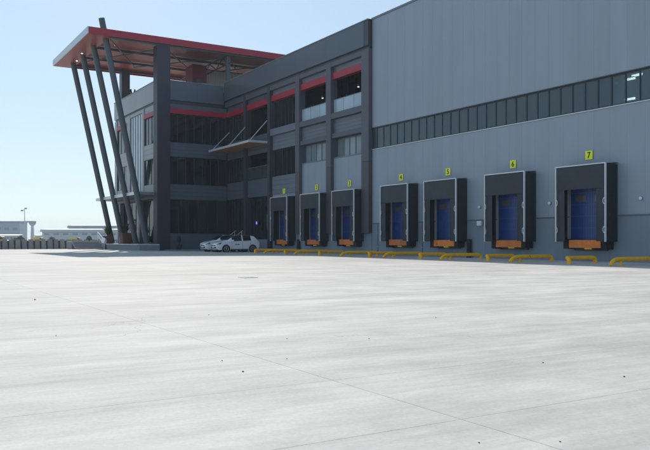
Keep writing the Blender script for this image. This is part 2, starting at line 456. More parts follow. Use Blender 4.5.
# bays a and b beside the warehouse: loggia above, strip window, light cladding below
for bi, (x0, x1) in enumerate(((-51.38, -46.98), (-56.58, -52.12))):
    boxp('lintel', 'pillar', of, x0+.002, x1-.002, D-.28, D+.3, 15.02, 15.39)
    boxp('head_panel', 'clad_office', of, x0+.002, x1-.002, D+.02, D+.28, 14.56, 15.018)
    boxp('red_band', 'red_paint', of, x0+.002, x1-.002, D-.14, D+.27, 14.02, 14.555)
    # loggia
    panes(of, 'office_glass', x0, x1, D+2.6, 10.62, 15.0, 4)
    boxp('balustrade_beam', 'pillar', of, x0+.002, x1-.002, D-.28, D+.3, 10.82, 11.28)
    bal = boxp('balustrade', 'frame_grey', of, x0+.002, x1-.002, D-.02, D+.03, 12.36, 12.41)
    n = 3; p = (x1-x0)/n
    for i in range(n):
        boxp('glass_panel', 'sky_sheen_glass', bal, x0+i*p+.02, x0+(i+1)*p-.02, D, D+.018, 11.30, 12.355)
    siding(x0+.002, x1-.002, 9.66, 10.80, D+.03, 4)
    boxp('lower_beam', 'pillar', of, x0+.002, x1-.002, D-.2, D+.3, 9.28, 9.64)
    panes(of, 'teal_glass', x0, x1, D+.40, 7.76, 9.27, 5, 'frame_grey', .09)
    boxp('sill', 'frame_grey', of, x0+.002, x1-.002, D-.04, D+.34, 7.66, 7.74)
    n = 4; p = (x1-x0)/n
    for i in range(n):
        boxp('wall_panel', 'clad_grey', of, x0+i*p+.005, x0+(i+1)*p-.005, D+.0, D+.3, 1.62, 7.655)
# bay c above dock 1
x0, x1 = -62.14, -57.28
boxp('lintel', 'pillar', of, x0+.002, x1-.002, D-.28, D+.3, 14.95, 15.39)
boxp('head_panel', 'clad_office', of, x0+.002, x1-.002, D+.02, D+.28, 14.46, 14.948)
boxp('red_band', 'red_paint', of, x0+.002, x1-.002, D-.14, D+.27, 13.95, 14.455)
panes(of, ['clear_glass']*7, x0, x1, D+.25, 11.36, 13.94, 7)
boxp('reflection_panel', 'reflection_panel', of, x1-1.05, x1-.12, D+.42, D+.47, 11.4, 13.9)  # pale panel standing in for bright reflections in the panes
boxp('spandrel', 'clad_office', of, x0+.002, x1-.002, D-.26, D+.3, 10.75, 11.35)
siding(x0+.002, x1-.002, 9.42, 10.74, D+.0, 4)
panes(of, 'clear_glass', x0, x1, D+.25, 6.98, 9.40, 6)
boxp('reflection_panel', 'reflection_panel', of, x1-.8, x1-.1, D+.42, D+.47, 7.0, 9.35)
siding(x0+.002, x1-.002, 5.30, 6.96, D-.05, 4)
for i in range(4):
    p = (x1-x0)/4
    boxp('wall_panel', 'clad_grey', of, x0+i*p+.005, x0+(i+1)*p-.005, D, D+.3, 1.62, 5.29)
# bays d and e towards the inner corner
for bi, (x0, x1) in enumerate(((-67.42, -62.66), (-72.42, -67.90))):
    boxp('lintel', 'pillar', of, x0+.002, x1-.002, D-.28, D+.3, 14.9, 15.39)
    boxp('head_panel', 'clad_fascia', of, x0+.002, x1-.002, D+.02, D+.28, 14.40, 14.898)
    boxp('red_band', 'red_paint', of, x0+.002, x1-.002, D-.14, D+.27, 13.88, 14.395)
    panes(of, 'office_glass', x0, x1, D+.25 + (1.2 if bi == 0 else 0), 11.2, 13.87 if bi else 14.9, 6)
    siding(x0+.002, x1-.002, 9.40, 11.18, D-.02, 4, 'clad_fascia')
    if bi == 0:
        panes(of, 'office_glass', x0, x1, D+2.2, 6.6, 9.7, 4)
        bal = boxp('balustrade', 'frame_grey', of, x0+.002, x1-.002, D-.02, D+.03, 8.16, 8.20)
        for i in range(3):
            p = (x1-x0)/3
            boxp('glass_panel', 'balustrade_glass', bal, x0+i*p+.02, x0+(i+1)*p-.02, D, D+.018, 7.0, 8.155)
    else:
        panes(of, 'office_glass', x0, x1, D+.25, 6.98, 9.38, 7)
    siding(x0+.002, x1-.002, 5.26, 6.96, D-.04, 4, 'clad_fascia')
    panes(of, 'office_glass', x0, x1, D+.3, 1.15, 5.24, 6)
    boxp('plinth_panel', 'plinth', of, x0+.002, x1-.002, D-.1, D+.34, .0, 1.14)
# plinth below docks 1 to 3
px = -62.1
while px < -46.5:
    boxp('plinth_panel', 'plinth', of, px+.006, min(px+2.7, -46.0)-.006, D-.02, D+.33, -.1, 1.61); px += 2.7
boxp('drip_flashing', 'frame_grey', of, -62.1, -46.02, D-.05, D+.31, 1.611, 1.617)

# ---- entrance block: face B looks along the docks, face C looks at the yard
BX = -72.5; CY = 24.6; EX = -88.2
eb = thing('entrance_block', (-80, 30, 0), 'projecting office block at the inner corner with dark pillar and silver front', 'building')
boxp('core', 'dark_room', eb, EX+.4, BX-.62, CY+.75, 58, 0, 16.6)
boxp('roof_deck', 'roof_gravel', eb, EX+.3, BX-.3, CY+.3, 58, 16.61, 16.75)
# face B
by0, by1 = 25.75, D-.42
boxp('corner_pillar', 'pillar_navy', eb, BX-1.05, BX+.14, CY-.2, by0-.004, 0, 20.55)
boxp('parapet_sheet', 'clad_fascia', eb, BX-.3, BX+.05, by0, by0+(by1-by0)/2-.006, 15.2, 17.1)
boxp('parapet_sheet', 'clad_fascia', eb, BX-.3, BX+.05, by0+(by1-by0)/2+.006, by1, 15.2, 17.1)
boxp('coping', 'frame_grey', eb, BX-.34, BX+.09, by0, by1-.01, 17.102, 17.18)
boxp('shadow_gap', 'frame_dark', eb, BX-.5, BX-.12, by0, by1, 14.8, 15.198)
boxp('head_panel', 'clad_fascia', eb, BX-.4, BX-.02, by0, D-.05, 14.37, 14.798)
boxp('red_band', 'red_paint', eb, BX-.4, BX+.05, by0, D-.16, 13.86, 14.366)
def bwin(z0, z1, n, m='office_glass'):
    f = MB().ringy(BX-.33, BX-.23, by0, D, z0, z1, .05).build('window', 'frame_dark', eb)
    p = (D-by0)/n
    for i in range(1, n):
        ym = by0+i*p
        boxp('mullion', 'frame_dark', f, BX-.332, BX-.228, ym-.03, ym+.03, z0+.05, z1-.05)
    for i in range(n):
        boxp('pane', m, f, BX-.29, BX-.27, by0+i*p+(.031 if i else .051), by0+(i+1)*p-(.031 if i < n-1 else .051), z0+.051, z1-.051)
bwin(10.95, 13.858, 7)
bwin(6.72, 9.5, 7)
bwin(1.75, 5.18, 6, 'clear_glass')
for z0, z1 in ((9.52, 10.93), (5.20, 6.70)):
    for k in range(4):
        h = (z1-z0)/4
        boxp('siding_board', 'clad_fascia', eb, BX-.34, BX+.0, by0, D-.06, z0+k*h+.006, z0+(k+1)*h-.006)
boxp('plinth', 'clad_fascia', eb, BX-.4, BX+.03, by0, D-.12, 0, 1.735)
# face C
cf = CY
def cpart(name, m, x0, x1, y0, y1, z0, z1): return boxp(name, m, eb, x0, x1, y0, y1, z0, z1)
n = 5
for i in range(n):
    p = (BX-1.06-EX)/n
    cpart('parapet_sheet', 'clad_silver', EX+i*p+.005, EX+(i+1)*p-.005, cf-.06, cf+.3, 15.12, 17.1)
cpart('coping', 'frame_grey', EX-.04, BX-1.06, cf-.1, cf+.34, 17.102, 17.18)
cpart('shadow_gap', 'frame_dark', EX+.05, BX-1.06, cf+.08, cf+.4, 14.9, 15.118)
cpart('side_wall', 'clad_office', EX, EX+.38, cf+.32, 57.9, 0, 17.1)
piers = [(EX, -87.35), (-83.3, -82.2), (-77.85, -77.3), (-73.95, BX-1.06)]
for a, b in piers: cpart('pier', 'clad_silver', a, b, cf, cf+.7, 5.98, 14.898)
for a, b in ((-77.3, -73.95), (-87.35, -83.3)):
    cpart('head_panel', 'clad_silver', a+.002, b-.002, cf+.1, cf+.6, 14.22, 14.898)
    cpart('red_band', 'red_paint', a+.002, b-.002, cf-.03, cf+.58, 13.75, 14.215)
    f = panes(eb, 'office_glass', a, b, cf+.16, 10.95, 13.745, 3)
    for k in range(3): cpart('siding_board', 'clad_silver', a+.002, b-.002, cf+.03, cf+.6, 9.42+k*.505+.006, 9.42+(k+1)*.505-.006)
    panes(eb, ['office_glass', 'clear_glass', 'office_glass'], a, b, cf+.14, 6.78, 9.415, 3)
    cpart('spandrel', 'clad_silver', a+.002, b-.002, cf+.04, cf+.6, 5.98, 6.775)
a, b = -82.2, -77.85
panes(eb, ['sky_sheen_glass'], a, b, cf+.12, 5.98, 14.55, 5, 'frame_grey', .05)
cpart('head_panel', 'clad_silver', a+.002, b-.002, cf+.02, cf+.6, 14.56, 14.898)
cpart('entrance_slab', 'frame_grey', EX-.2, BX-.75, 22.5, cf-.07, 5.62, 5.90)
cpart('slab_edge', 'alu', EX-.22, BX-.73, 22.46, 22.499, 5.60, 5.92)
cpart('ground_lintel', 'frame_dark', EX, BX-1.06, cf+.02, cf+.7, 5.3, 5.975)
panes(eb, 'clear_glass', EX+.4, BX-1.5, cf+.55, .75, 5.29, 9)
cpart('lit_edge_strip', 'clad_silver', BX-1.42, BX-1.10, cf-.05, cf+.25, .74, 5.295)  # pale strip standing in for the lit edge of the corner pillar
df = MB().box(-84.1, -82.1, cf+.35, cf+.45, 3.25, 3.4).box(-84.1, -83.95, cf+.35, cf+.45, .75, 3.25).box(-82.25, -82.1, cf+.35, cf+.45, .75, 3.25).box(-83.17, -83.03, cf+.35, cf+.45, .75, 3.25)
df.build('door_frame', 'white_paint', eb)
for a in (-86.8, -79.5): cpart('ground_pier', 'clad_office', a, a+.5, cf+.1, cf+.5, .74, 5.295)

# ---- roof canopy on leaning columns
CX0, CX1, KY0, KY1 = -87.9, -72.15, 17.6, 46.0
KZ0, KZ1 = 20.62, 21.30
cp = thing('roof_canopy', (-80, 22, 20.6), 'big flat red-edged roof canopy standing out over the entrance block', 'canopy')
boxp('roof_sheet', 'red_paint', cp, CX0+.06, CX1-.06, KY0+.06, KY1, KZ1-.16, KZ1-.02)
boxp('ceiling_lining', 'soffit', cp, CX0+.14, CX1-.14, KY0+.14, KY1-.1, KZ1-.24, KZ1-.162)
boxp('fascia', 'red_paint', cp, CX1-.06, CX1+.02, KY0+.05, KY1, KZ0+.02, KZ1)
boxp('front_fascia', 'galv', cp, CX0-.02, CX1+.02, KY0-.04, KY0+.048, KZ0+.02, KZ1+.004)
boxp('rear_fascia', 'red_paint', cp, CX0-.02, CX0+.058, KY0+.05, KY1, KZ0+.03, KZ1-.001)
boxp('front_soffit', 'soffit', cp, CX0+.06, CX1-.062, KY0+.05, KY0+2.1, KZ0+.01, KZ0+.09)
boxp('soffit_upstand', 'red_core', cp, CX0+.16, CX1-.2, KY0+2.02, KY0+2.1, KZ0+.092, KZ1-.245)
for x in (-73.0, -78.0, -83.0, -87.2):
    boxp('purlin', 'steel', cp, x-.1, x+.1, KY0+2.12, KY1-.3, KZ0+.10, KZ0+.34)
for y in (20.6, 25.3, 32.4, 38.5, 44):
    t = MB(); z0, z1 = 19.75, KZ0+.06
    t.bar((-87.3, y, z1), (-72.75, y, z1), .12, .12).bar((-87.3, y, z0), (-72.75, y, z0), .12, .12)
    nseg = 8
    for i in range(nseg):
        xa = -87.3+i*14.55/nseg; xb = xa+14.55/nseg
        p, q = ((xa, y, z0), (xb, y, z1)) if i % 2 == 0 else ((xa, y, z1), (xb, y, z0))
        t.bar(p, q, .08, .08)
    if y > 26: t.build('truss', 'steel', cp)
for y0_, y1_ in ((20, 25.3), (25.3, 32.4), (32.4, 38.5)):
    MB().bar((-73.2, y0_, KZ0-.02), (-83.0, y1_, KZ0-.02), .10, .10).build('brace', 'steel', cp)
    MB().bar((-83.2, y0_, KZ0-.14), (-73.4, y1_, KZ0-.14), .10, .10).build('brace', 'steel', cp)
boxp('edge_beam', 'steel', cp, CX1-.45, CX1-.22, KY0+2.12, KY1-.2, KZ0-.12, KZ0+.08)
for x, y, hw in ((-73.1, 32.35, .19), (-87.1, 25.45, .48), (-73.1, 40, .19), (-86.9, 38, .19)):
    boxp('post', 'steel', cp, x-hw, x+hw, y-hw, y+hw, 16.76, KZ0-.121 if x > -80 else KZ0+.09)
for i, (xt, xb, top) in enumerate(((-73.4, -73.4, 22.6), (-76.6, -76.5, 20.62), (-81.0, -81.0, 20.62), (-85.4, -85.4, 20.62))):
    yt, yb = (19.58, 23.7) if i == 0 else (19.2, 23.55)
    def at(z): return yb+(yt-yb)*(z-.7)/(20.7-.7)
    p = MB().path([(xb, at(.70), .70), (xt, at(top), top)], .29, 20)
    p.build('leaning_column', 'steel', cp, smooth=40)
    MB().path([(xb, at(.7), .70), (xb, at(.8), .80)], .42, 20).build('base_plate', 'frame_grey', cp, smooth=40)
for x, y in ((-83.6, 19.2), (-80.0, 18.9), (-76.5, 21.4), (-80.5, 21.6)):
    lt = thing('downlight', (x, y, KZ0-.1), 'small warm downlight under the red roof canopy', 'lamp', 'downlights under the roof canopy')
    zc = KZ0+.009 if y < 19.6 else KZ1-.242
    MB().path([(x, y, zc), (x, y, zc-.09)], .13, 14).build('housing', 'white_paint', lt, smooth=40)
    MB().path([(x, y, zc-.0905), (x, y, zc-.10)], .10, 14).build('lens', 'lamp_warm', lt, smooth=40)

# roof-top things under the canopy
rc = thing('roof_stair_core', (-79.6, 31, 16.76), 'dark red box-shaped stair core on the roof terrace', 'stair core')
boxp('wall', 'red_core', rc, -80.4, -78.2, 30.4, 32.05, 16.76, 20.5)
boxp('door', 'steel', rc, -78.2, -78.15, 30.8, 31.6, 16.78, 18.9)
bw = thing('corrugated_screen', (-79.5, 35, 16.76), 'beige corrugated sheet screen on the roof beside the red core', 'screen')
pts = []
for i in range(121):
    y = 32.2+i*.07; d = (.0, .0, .05, .05)[i % 4]
    pts.append((y, d))
mb = MB()
for i in range(120):
    (ya, da), (yb_, db) = pts[i], pts[i+1]
    mb.face([(-79+da, ya, 16.78), (-79+db, yb_, 16.78), (-79+db, yb_, 20.2), (-79+da, ya, 20.2)])
mb.build('corrugated_sheet', 'beige_sheet', bw)
boxp('top_rail', 'steel', bw, -79.15, -78.9, 32.2, 40.6, 20.202, 20.3)
for y in (32.25, 36.3, 40.5): boxp('post', 'steel', bw, -79.2, -79.08, y-.06, y+.06, 16.76, 20.2)
au = thing('roof_air_unit', (-74.6, 30.8, 16.76), 'grey rooftop air unit beside the steel post behind the parapet', 'air unit')
boxp('casing', 'frame_grey', au, -75.2, -74.0, 29.9, 31.6, 16.9, 17.62)
boxp('grille', 'frame_dark', au, -73.998, -73.97, 30.1, 31.4, 17.0, 17.5)
for y in (30.1, 31.4): boxp('foot', 'steel', au, -75.1, -74.1, y-.08, y+.08, 16.755, 16.895)
def conifer(loc, h, r, label):
    t = thing('conifer', loc, label, 'tree', 'small conifers on the roof terrace')
    MB().path([(0, 0, 0), (0, 0, h*.9)], [.05, .015], 7).build('trunk', 'bark', t, local='thing')
    m = MB(); rg = random.Random(int(h*100+loc[0]))
    for i in range(420):
        u = rg.random()**.8; z = h*(.12+.88*u); rad = r*(1-u)*(.35+.75*rg.random())+.02; a = rg.random()*6.28
        c = Vector((math.cos(a)*rad, math.sin(a)*rad, z)); s_ = .07+.05*rg.random()
        d1 = Vector((rg.uniform(-1, 1), rg.uniform(-1, 1), rg.uniform(-.4, 1))).normalized()*s_
        d2 = d1.cross(Vector((rg.uniform(-1, 1), rg.uniform(-1, 1), rg.uniform(-1, 1)))).normalized()*s_*.45
        m.face([c-d1, c+d2, c+d1, c-d2])
    m.build('crown', 'leaf_dark', t, local='thing')
conifer((-85.5, 25.7, 16.76), 1.7, .5, 'tallest small dark conifer behind the silver parapet')
conifer((-84.9, 25.6, 16.76), 1.2, .45, 'middle small dark conifer behind the silver parapet')
conifer((-84.3, 25.8, 16.76), 1.45, .45, 'right-hand small dark conifer behind the silver parapet')

# ---- awning over bays d and e
aw = thing('steel_awning', (-67.6, 30.9, 10.1), 'white-edged awning with timber underside hung from three rods at the inner corner', 'awning')
boxp('deck', 'frame_grey', aw, BX+.3, -62.66, 29.86, D-.10, 10.22, 10.30)
for i in range(8):
    y = 29.9+i*.26
    boxp('soffit_board', 'wood_soffit', aw, BX+.32, -62.7, y+.006, y+.254, 10.16, 10.218)
boxp('front_edge', 'alu', aw, BX+.28, -62.64, 29.78, 29.855, 10.12, 10.33)
boxp('end_edge', 'alu', aw, -62.655, -62.58, 29.86, D-.31, 10.12, 10.33)
for x in (-62.72, -67.5, -71.6):
    MB().path([(x, 29.95, 10.31), (x, D-.30 if x > -71 else D-.15, 12.25)], .045, 8).build('tie_rod', 'galv', aw, smooth=40)
plant((-63.6, D+.5, 6.97), 1.5, 40, 'leaf_yellow', 'yellow-green plant behind the balcony glass under the awning', spread=.5, pot=(.5, .45, 'terracotta'))
for i, (x, h) in enumerate(((-47.6, 1.0), (-50.3, .8), (-53.2, .9), (-55.7, .9))):
    plant((x, D+.5, 10.61), h+.5, 36, 'leaf_yellow',
          ['pot plant at the warehouse end of the first loggia', 'pot plant at the far end of the first loggia', 'pot plant at the near end of the second loggia', 'pot plant at the far end of the second loggia'][i],
          spread=.45, pot=(.45, .8, 'frame_dark'))
for i, x in enumerate((-48.2, -50.2, -53.6, -55.8)):
    t = thing('ceiling_spot', (x, D+1.6, 14.9), ['first ceiling spot in the loggia beside the warehouse', 'second ceiling spot in the loggia beside the warehouse', 'first ceiling spot in the loggia above dock two', 'second ceiling spot in the loggia above dock two'][i], 'lamp', 'loggia ceiling spots')
    MB().path([(x, D+1.6, 15.09), (x, D+1.6, 13.62)], .02, 8).build('stem', 'frame_dark', t)
    MB().path([(x, D+1.6, 13.62), (x, D+1.6, 13.44)], .09, 12).build('housing', 'frame_grey', t, smooth=40)
    MB().path([(x, D+1.6, 13.439), (x, D+1.6, 13.40)], .075, 12).build('lens', 'lamp_spot', t, smooth=40)

# ---- platform, stairs, planters at the entrance
pf = thing('entrance_platform', (-80, 23.4, 0), 'raised grey stone platform under the leaning columns', 'platform')
boxp('platform_base', 'platform', pf, EX, -71.6, 22.35, CY-.21, -.02, .60)
for i in range(11):
    p = (EX+.1+71.5)/-11
    xa = EX-.05+i*p; boxp('paving_slab', 'step_stone', pf, xa+.006, xa+p-.006, 22.25, CY-.205, .602, .70)
boxp('riser_wall', 'platform', pf, BX-1.0, -71.6, CY-.2, CY-.202+.0, .0, .59) if False else None
st = thing('entrance_stairs', (-85.4, 20.8, 0), 'stone steps with white handrail climbing to the entrance platform', 'stairs')
for i in range(6):
    z1 = .16+i*.16; x1 = -83.9-i*.36
    boxp('step', 'step_stone', st, x1-.38, x1, 19.2, 22.2, z1-.045, z1)
    boxp('riser', 'frame_grey', st, x1-.36, x1-.03, 19.24, 22.18, -.05 if i == 0 else z1-.30, z1-.047)
boxp('landing', 'step_stone', st, EX, -86.07, 19.2, 22.24, .90, .96)
boxp('landing_wall', 'platform', st, EX+.03, -86.09, 19.23, 22.22, -.05, .898)
MB().prism([(-83.4, 22.21, -.05), (-86.4, 22.21, -.05), (-86.4, 22.21, 1.35), (-83.4, 22.21, .55)], (0, .03, 0)).build('cheek_wall', 'platform', st)
r = MB()
r.path([(-86.3, 22.13, 2.0), (-83.5, 22.13, 1.15), (-83.2, 22.13, 1.12)], .045, 8)
r.path([(-86.3, 22.13, 1.6), (-83.5, 22.13, .75)], .025, 8)
for x, z, zb in ((-86.3, 2.0, .96), (-85.3, 1.7, .6), (-84.4, 1.43, .3), (-83.5, 1.15, 0)): r.path([(x, 22.13, zb), (x, 22.13, z)], .03, 8)
r.build('handrail', 'white_paint', st, smooth=40)
o = boxp('door_mat', 'rubber', None, -83.6, -82.2, 19.0, 20.6, gh(-83, 19.8)+.004, gh(-83, 19.8)+.05)
tag(o, 'black rubber mat lying in front of the entrance steps', 'mat')
fl = thing('white_floodlight', (-81.6, 21.7, 0), 'round white floodlight on a short post beside the entrance steps', 'lamp')
MB().path([(-81.6, 21.7, 0), (-81.6, 21.7, .75)], .05, 10).build('post', 'steel', fl, smooth=40)
MB().path([(-81.65, 21.82, .8), (-81.6, 21.7, .95), (-81.53, 21.55, 1.05), (-81.5, 21.48, 1.08)], [.12, .27, .32, .30], 16).build('lamp_head', 'white_paint', fl, smooth=50)
plant((-77.9, 22.9, .70), 1.15, 90, 'leaf_dark', 'palm-like plant in a brown square planter between the columns', name='potted_palm', spread=.85, pot=(1.05, 1.15, 'terracotta'), width=.06)
plant((-85.0, 22.9, .70), 1.2, 90, 'leaf', 'palm-like plant in a dark planter at the top of the steps', name='potted_palm', spread=.85, pot=(.9, .85, 'terracotta'), width=.06)
# kerb and dark shrub stand by face B
kb = boxp('pavement', 'platform', None, BX+.04, BX+1.6, 25.0, D-.12, -.05, .14); tag(kb, kind='structure')
tc = plant((BX+.9, 26.4, .14), .95, 80, 'leaf_dark', 'slim dark shrub in a tall pot against the plinth', name='potted_shrub', spread=.28, pot=(.42, .5, 'frame_dark'), width=.05)
# entrance steps with white rail behind the cars and a violet lamp
er = thing('side_door_steps', (-69.0, 31, 0), 'small steps with white tube railing at the side door behind the cars', 'stairs')
for i in range(4): boxp('step', 'step_stone', er, -69.9, -68.1, D-.12-.32*(4-i), D-.12-.32*(3-i)-.004, .0, .26+.26*i)
r = MB()
for x in (-69.85, -68.15):
    r.path([(x, D-1.38, 1.2), (x, D-.25, 2.05)], .035, 8)
    r.path([(x, D-1.38, .1), (x, D-1.38, 1.2)], .035, 8).path([(x, D-.35, 1.05), (x, D-.35, 1.98)], .035, 8)
r.build('railing', 'galv', er, smooth=40)
vl = thing('violet_lamp', (-65.6, D-.2, 2.7), 'small violet lit wall lamp beside the side door', 'lamp')
boxp('housing', 'frame_dark', vl, -65.8, -65.4, D+.05, D+.24, 2.55, 2.95)
boxp('tube', 'lamp_violet', vl, -65.7, -65.5, D+.0, D+.049, 2.62, 2.88)
ps = thing('door_post_sign', (-63.4, D-.1, 0), 'pale upright notice board fixed beside the side door', 'sign')
boxp('board', 'alu', ps, -63.6, -63.25, D+.16, D+.2, 2.2, 3.6)
boxp('backing_post', 'frame_grey', ps, -63.46, -63.38, D+.202, D+.24, 1.15, 3.7)

# ------------------------------------------------------------------ loading docks
NUM = ['one', 'two', 'three', 'four', 'five', 'six', 'seven', 'eight']
DC = [-59.23, -53.70, -48.63, -42.05, -37.14, -31.45, -26.07, -20.75]
def make_dock():
    t = thing('loading_dock', (0, 0, 0), 'x', 'loading dock')
    L = dict(local=True)
    HW = 1.58; Z0, ZH, Z1 = 1.02, 3.70, 4.90; F = -.90
    boxp('header_curtain', 'grey_fabric', t, -HW+.03, HW-.03, F-.012, F+.02, ZH, Z1-.03, **L)
    for s in (-1, 1):
        # each side curtain hangs in slightly wavy flaps
        m = MB(); nx = 8; nzz = 6; gx = []
        for i in range(nx+1):
            for j in range(nzz+1):
                u = i/nx; x = s*(HW-.03 - u*.55); z = Z0+.02+(ZH+.03-Z0)*j/nzz
                y = F+.022+.018*math.sin(u*9+s)+.03*u*(1-j/nzz)*math.sin(3*u+j*.4)
                gx.append((x, y, z))
        m.v = gx
        for i in range(nx):
            for j in range(nzz):
                a = i*(nzz+1)+j; m.f.append((a, a+1, a+nzz+2, a+nzz+1))
        m.build('side_curtain', 'grey_fabric', t, smooth=60, local=True)
        boxp('side_wall', 'black_fabric', t, s*HW, s*(HW-.028), F+.06, -.002, Z0, Z1-.02, **L)
        fr = boxp('edge_profile', 'alu', t, s*(HW+.012), s*(HW-.055), F-.03, F+.058, Z0-.01, Z1-.001, **L)
        for z in (1.62, 3.05):
            m = MB()
            for k in range(6):
                a0 = -math.pi/2+k*math.pi/6; a1 = a0+math.pi/6
                pin = lambda a, r: (s*(HW-.055)-s*math.cos(a)*r*.55, F-.045, z+math.sin(a)*r)
                m.prism([pin(a0, .125), pin(a0, .18), pin(a1, .18), pin(a1, .125)], (0, .03, 0))
            m.build('guide_bracket', 'alu', t, local=True)
    boxp('top_profile', 'alu', t, -HW-.012, HW+.012, F-.03, F+.058, Z1+.0, Z1+.06, **L)
    MB().quadbox([(-HW, F+.06, Z1-.012), (HW, F+.06, Z1-.012), (HW, -.002, Z1+.05), (-HW, -.002, Z1+.05),
                  (-HW, F+.06, Z1+.02), (HW, F+.06, Z1+.02), (HW, -.002, Z1+.08), (-HW, -.002, Z1+.08)]).build('roof_cover', 'black_fabric', t, local=True)
    boxp('back_board', 'jamb', t, -1.55, 1.55, -.028, -.022, 1.12, 4.85, **L)
    dr = boxp('door', 'frame_grey', t, -1.30, 1.30, -.05, -.03, 1.12, 4.2, **L)
    for i in range(5):
        z = 1.13+i*.61
        p = MB()
        # ribbed section
        p.box(-1.27, 1.27, -.075, -.051, z, z+.60)
        for k in range(16): p.box(-1.24+k*.157, -1.24+k*.157+.10, -.083, -.0752, z+.04, z+.56)
        p.build('door_section', 'door_blue', dr, local=True)
        if i == 3:
            for s in (-.62, .62): boxp('door_window', 'door_window', dr, s-.34, s+.34, -.095, -.0835, z+.14, z+.46, **L)
    for s in (-1, 1): boxp('door_track', 'alu', t, s*1.30, s*1.38, -.09, -.03, 1.12, 4.3, **L)
    # leveller and bumpers
    lp = boxp('leveller_lip', 'lip_orange', t, -1.0, 1.0, -.56, -.50, .70, 1.10, **L)
    boxp('lip_hinge', 'frame_dark', lp, -1.02, 1.02, -.51, -.45, 1.05, 1.125, **L)
    boxp('leveller_deck', 'steel', t, -1.0, 1.0, -.499, -.05, 1.03, 1.085, **L)
    boxp('pit_face', 'frame_dark', t, -1.05, 1.05, -.10, -.02, .55, 1.02, **L)
    for s in (-1, 1):
        b = MB().box(s*1.06, s*1.36, -.55, -.02, .62, 1.14)
        for k in range(5): b.box(s*1.075, s*1.345, -.572, -.551, .64+k*.1, .64+k*.1+.08)
        b.build('bumper', 'rubber', t, local=True)
    boxp('lip_support', 'yellow_paint', t, -.02, .42, -.54, -.46, .62, .695, **L)
    return t
dock0 = make_dock()
for i, c in enumerate(DC[:7]):
    t = dock0 if i == 0 else copy_tree(dock0)
    t.location = (c, D-.02 if i > 2 else D-.02, 0)
    t['label'] = f'black loading dock shelter with blue door under yellow sign number {NUM[i]}'
    t['group'] = 'loading docks along the wall'
    rd = random.Random(40+i)                   # no two docks hang alike
    for ch in t.children:
        nm = ch.name.split('.')[0]
        if nm == 'side_curtain': ch.rotation_euler = (R(rd.uniform(-.25, .25)), R(rd.uniform(-.5, .5)), R(rd.uniform(-1.2, 1.2)))
        if nm == 'header_curtain': ch.rotation_euler = (R(rd.uniform(-.2, .4)), R(rd.uniform(-.35, .35)), 0)
        if nm == 'leveller_lip': ch.location.z += rd.uniform(-.05, .03); ch.rotation_euler = (R(rd.uniform(-3, 3)), R(rd.uniform(-.5, .5)), 0)
        if nm == 'bumper': ch.location.z += rd.uniform(-.04, .03)
def digit_mesh(ch):
    cu = bpy.data.curves.new('digit', 'FONT'); cu.body = ch; cu.size = .44; cu.extrude = .003; cu.align_x = 'CENTER'; cu.align_y = 'CENTER'; cu.offset = .008
    o = bpy.data.objects.new('tmp', cu); C.objects.link(o)
    bpy.context.view_layer.update()
    dg = bpy.context.evaluated_depsgraph_get()
    me = bpy.data.meshes.new_from_object(o.evaluated_get(dg)); bpy.data.objects.remove(o)
    me.name = 'digit'; me.materials.clear(); me.materials.append(MAT['sign_black'])
    return me
SX = [-59.70, -54.04, -48.99, -42.36, -37.34, -31.61, -26.22]
for i, x in enumerate(SX):
    t = thing('number_sign', (x, D-.03, 5.28), f'lime yellow square sign with black number {NUM[i]} above its dock', 'sign', 'dock number signs')
    y0 = D-.09 if i == 0 else D-.03
    boxp('plate', 'lime_sign', t, x-.225, x+.225, y0-.02, y0-.002, 5.28, 5.74)
    o = bpy.data.objects.new('digit', digit_mesh(str(i+1))); C.objects.link(o); o.parent = t
    o.location = Vector((x, y0-.026, 5.50))-wpos(t); o.rotation_euler = (R(90), 0, 0)

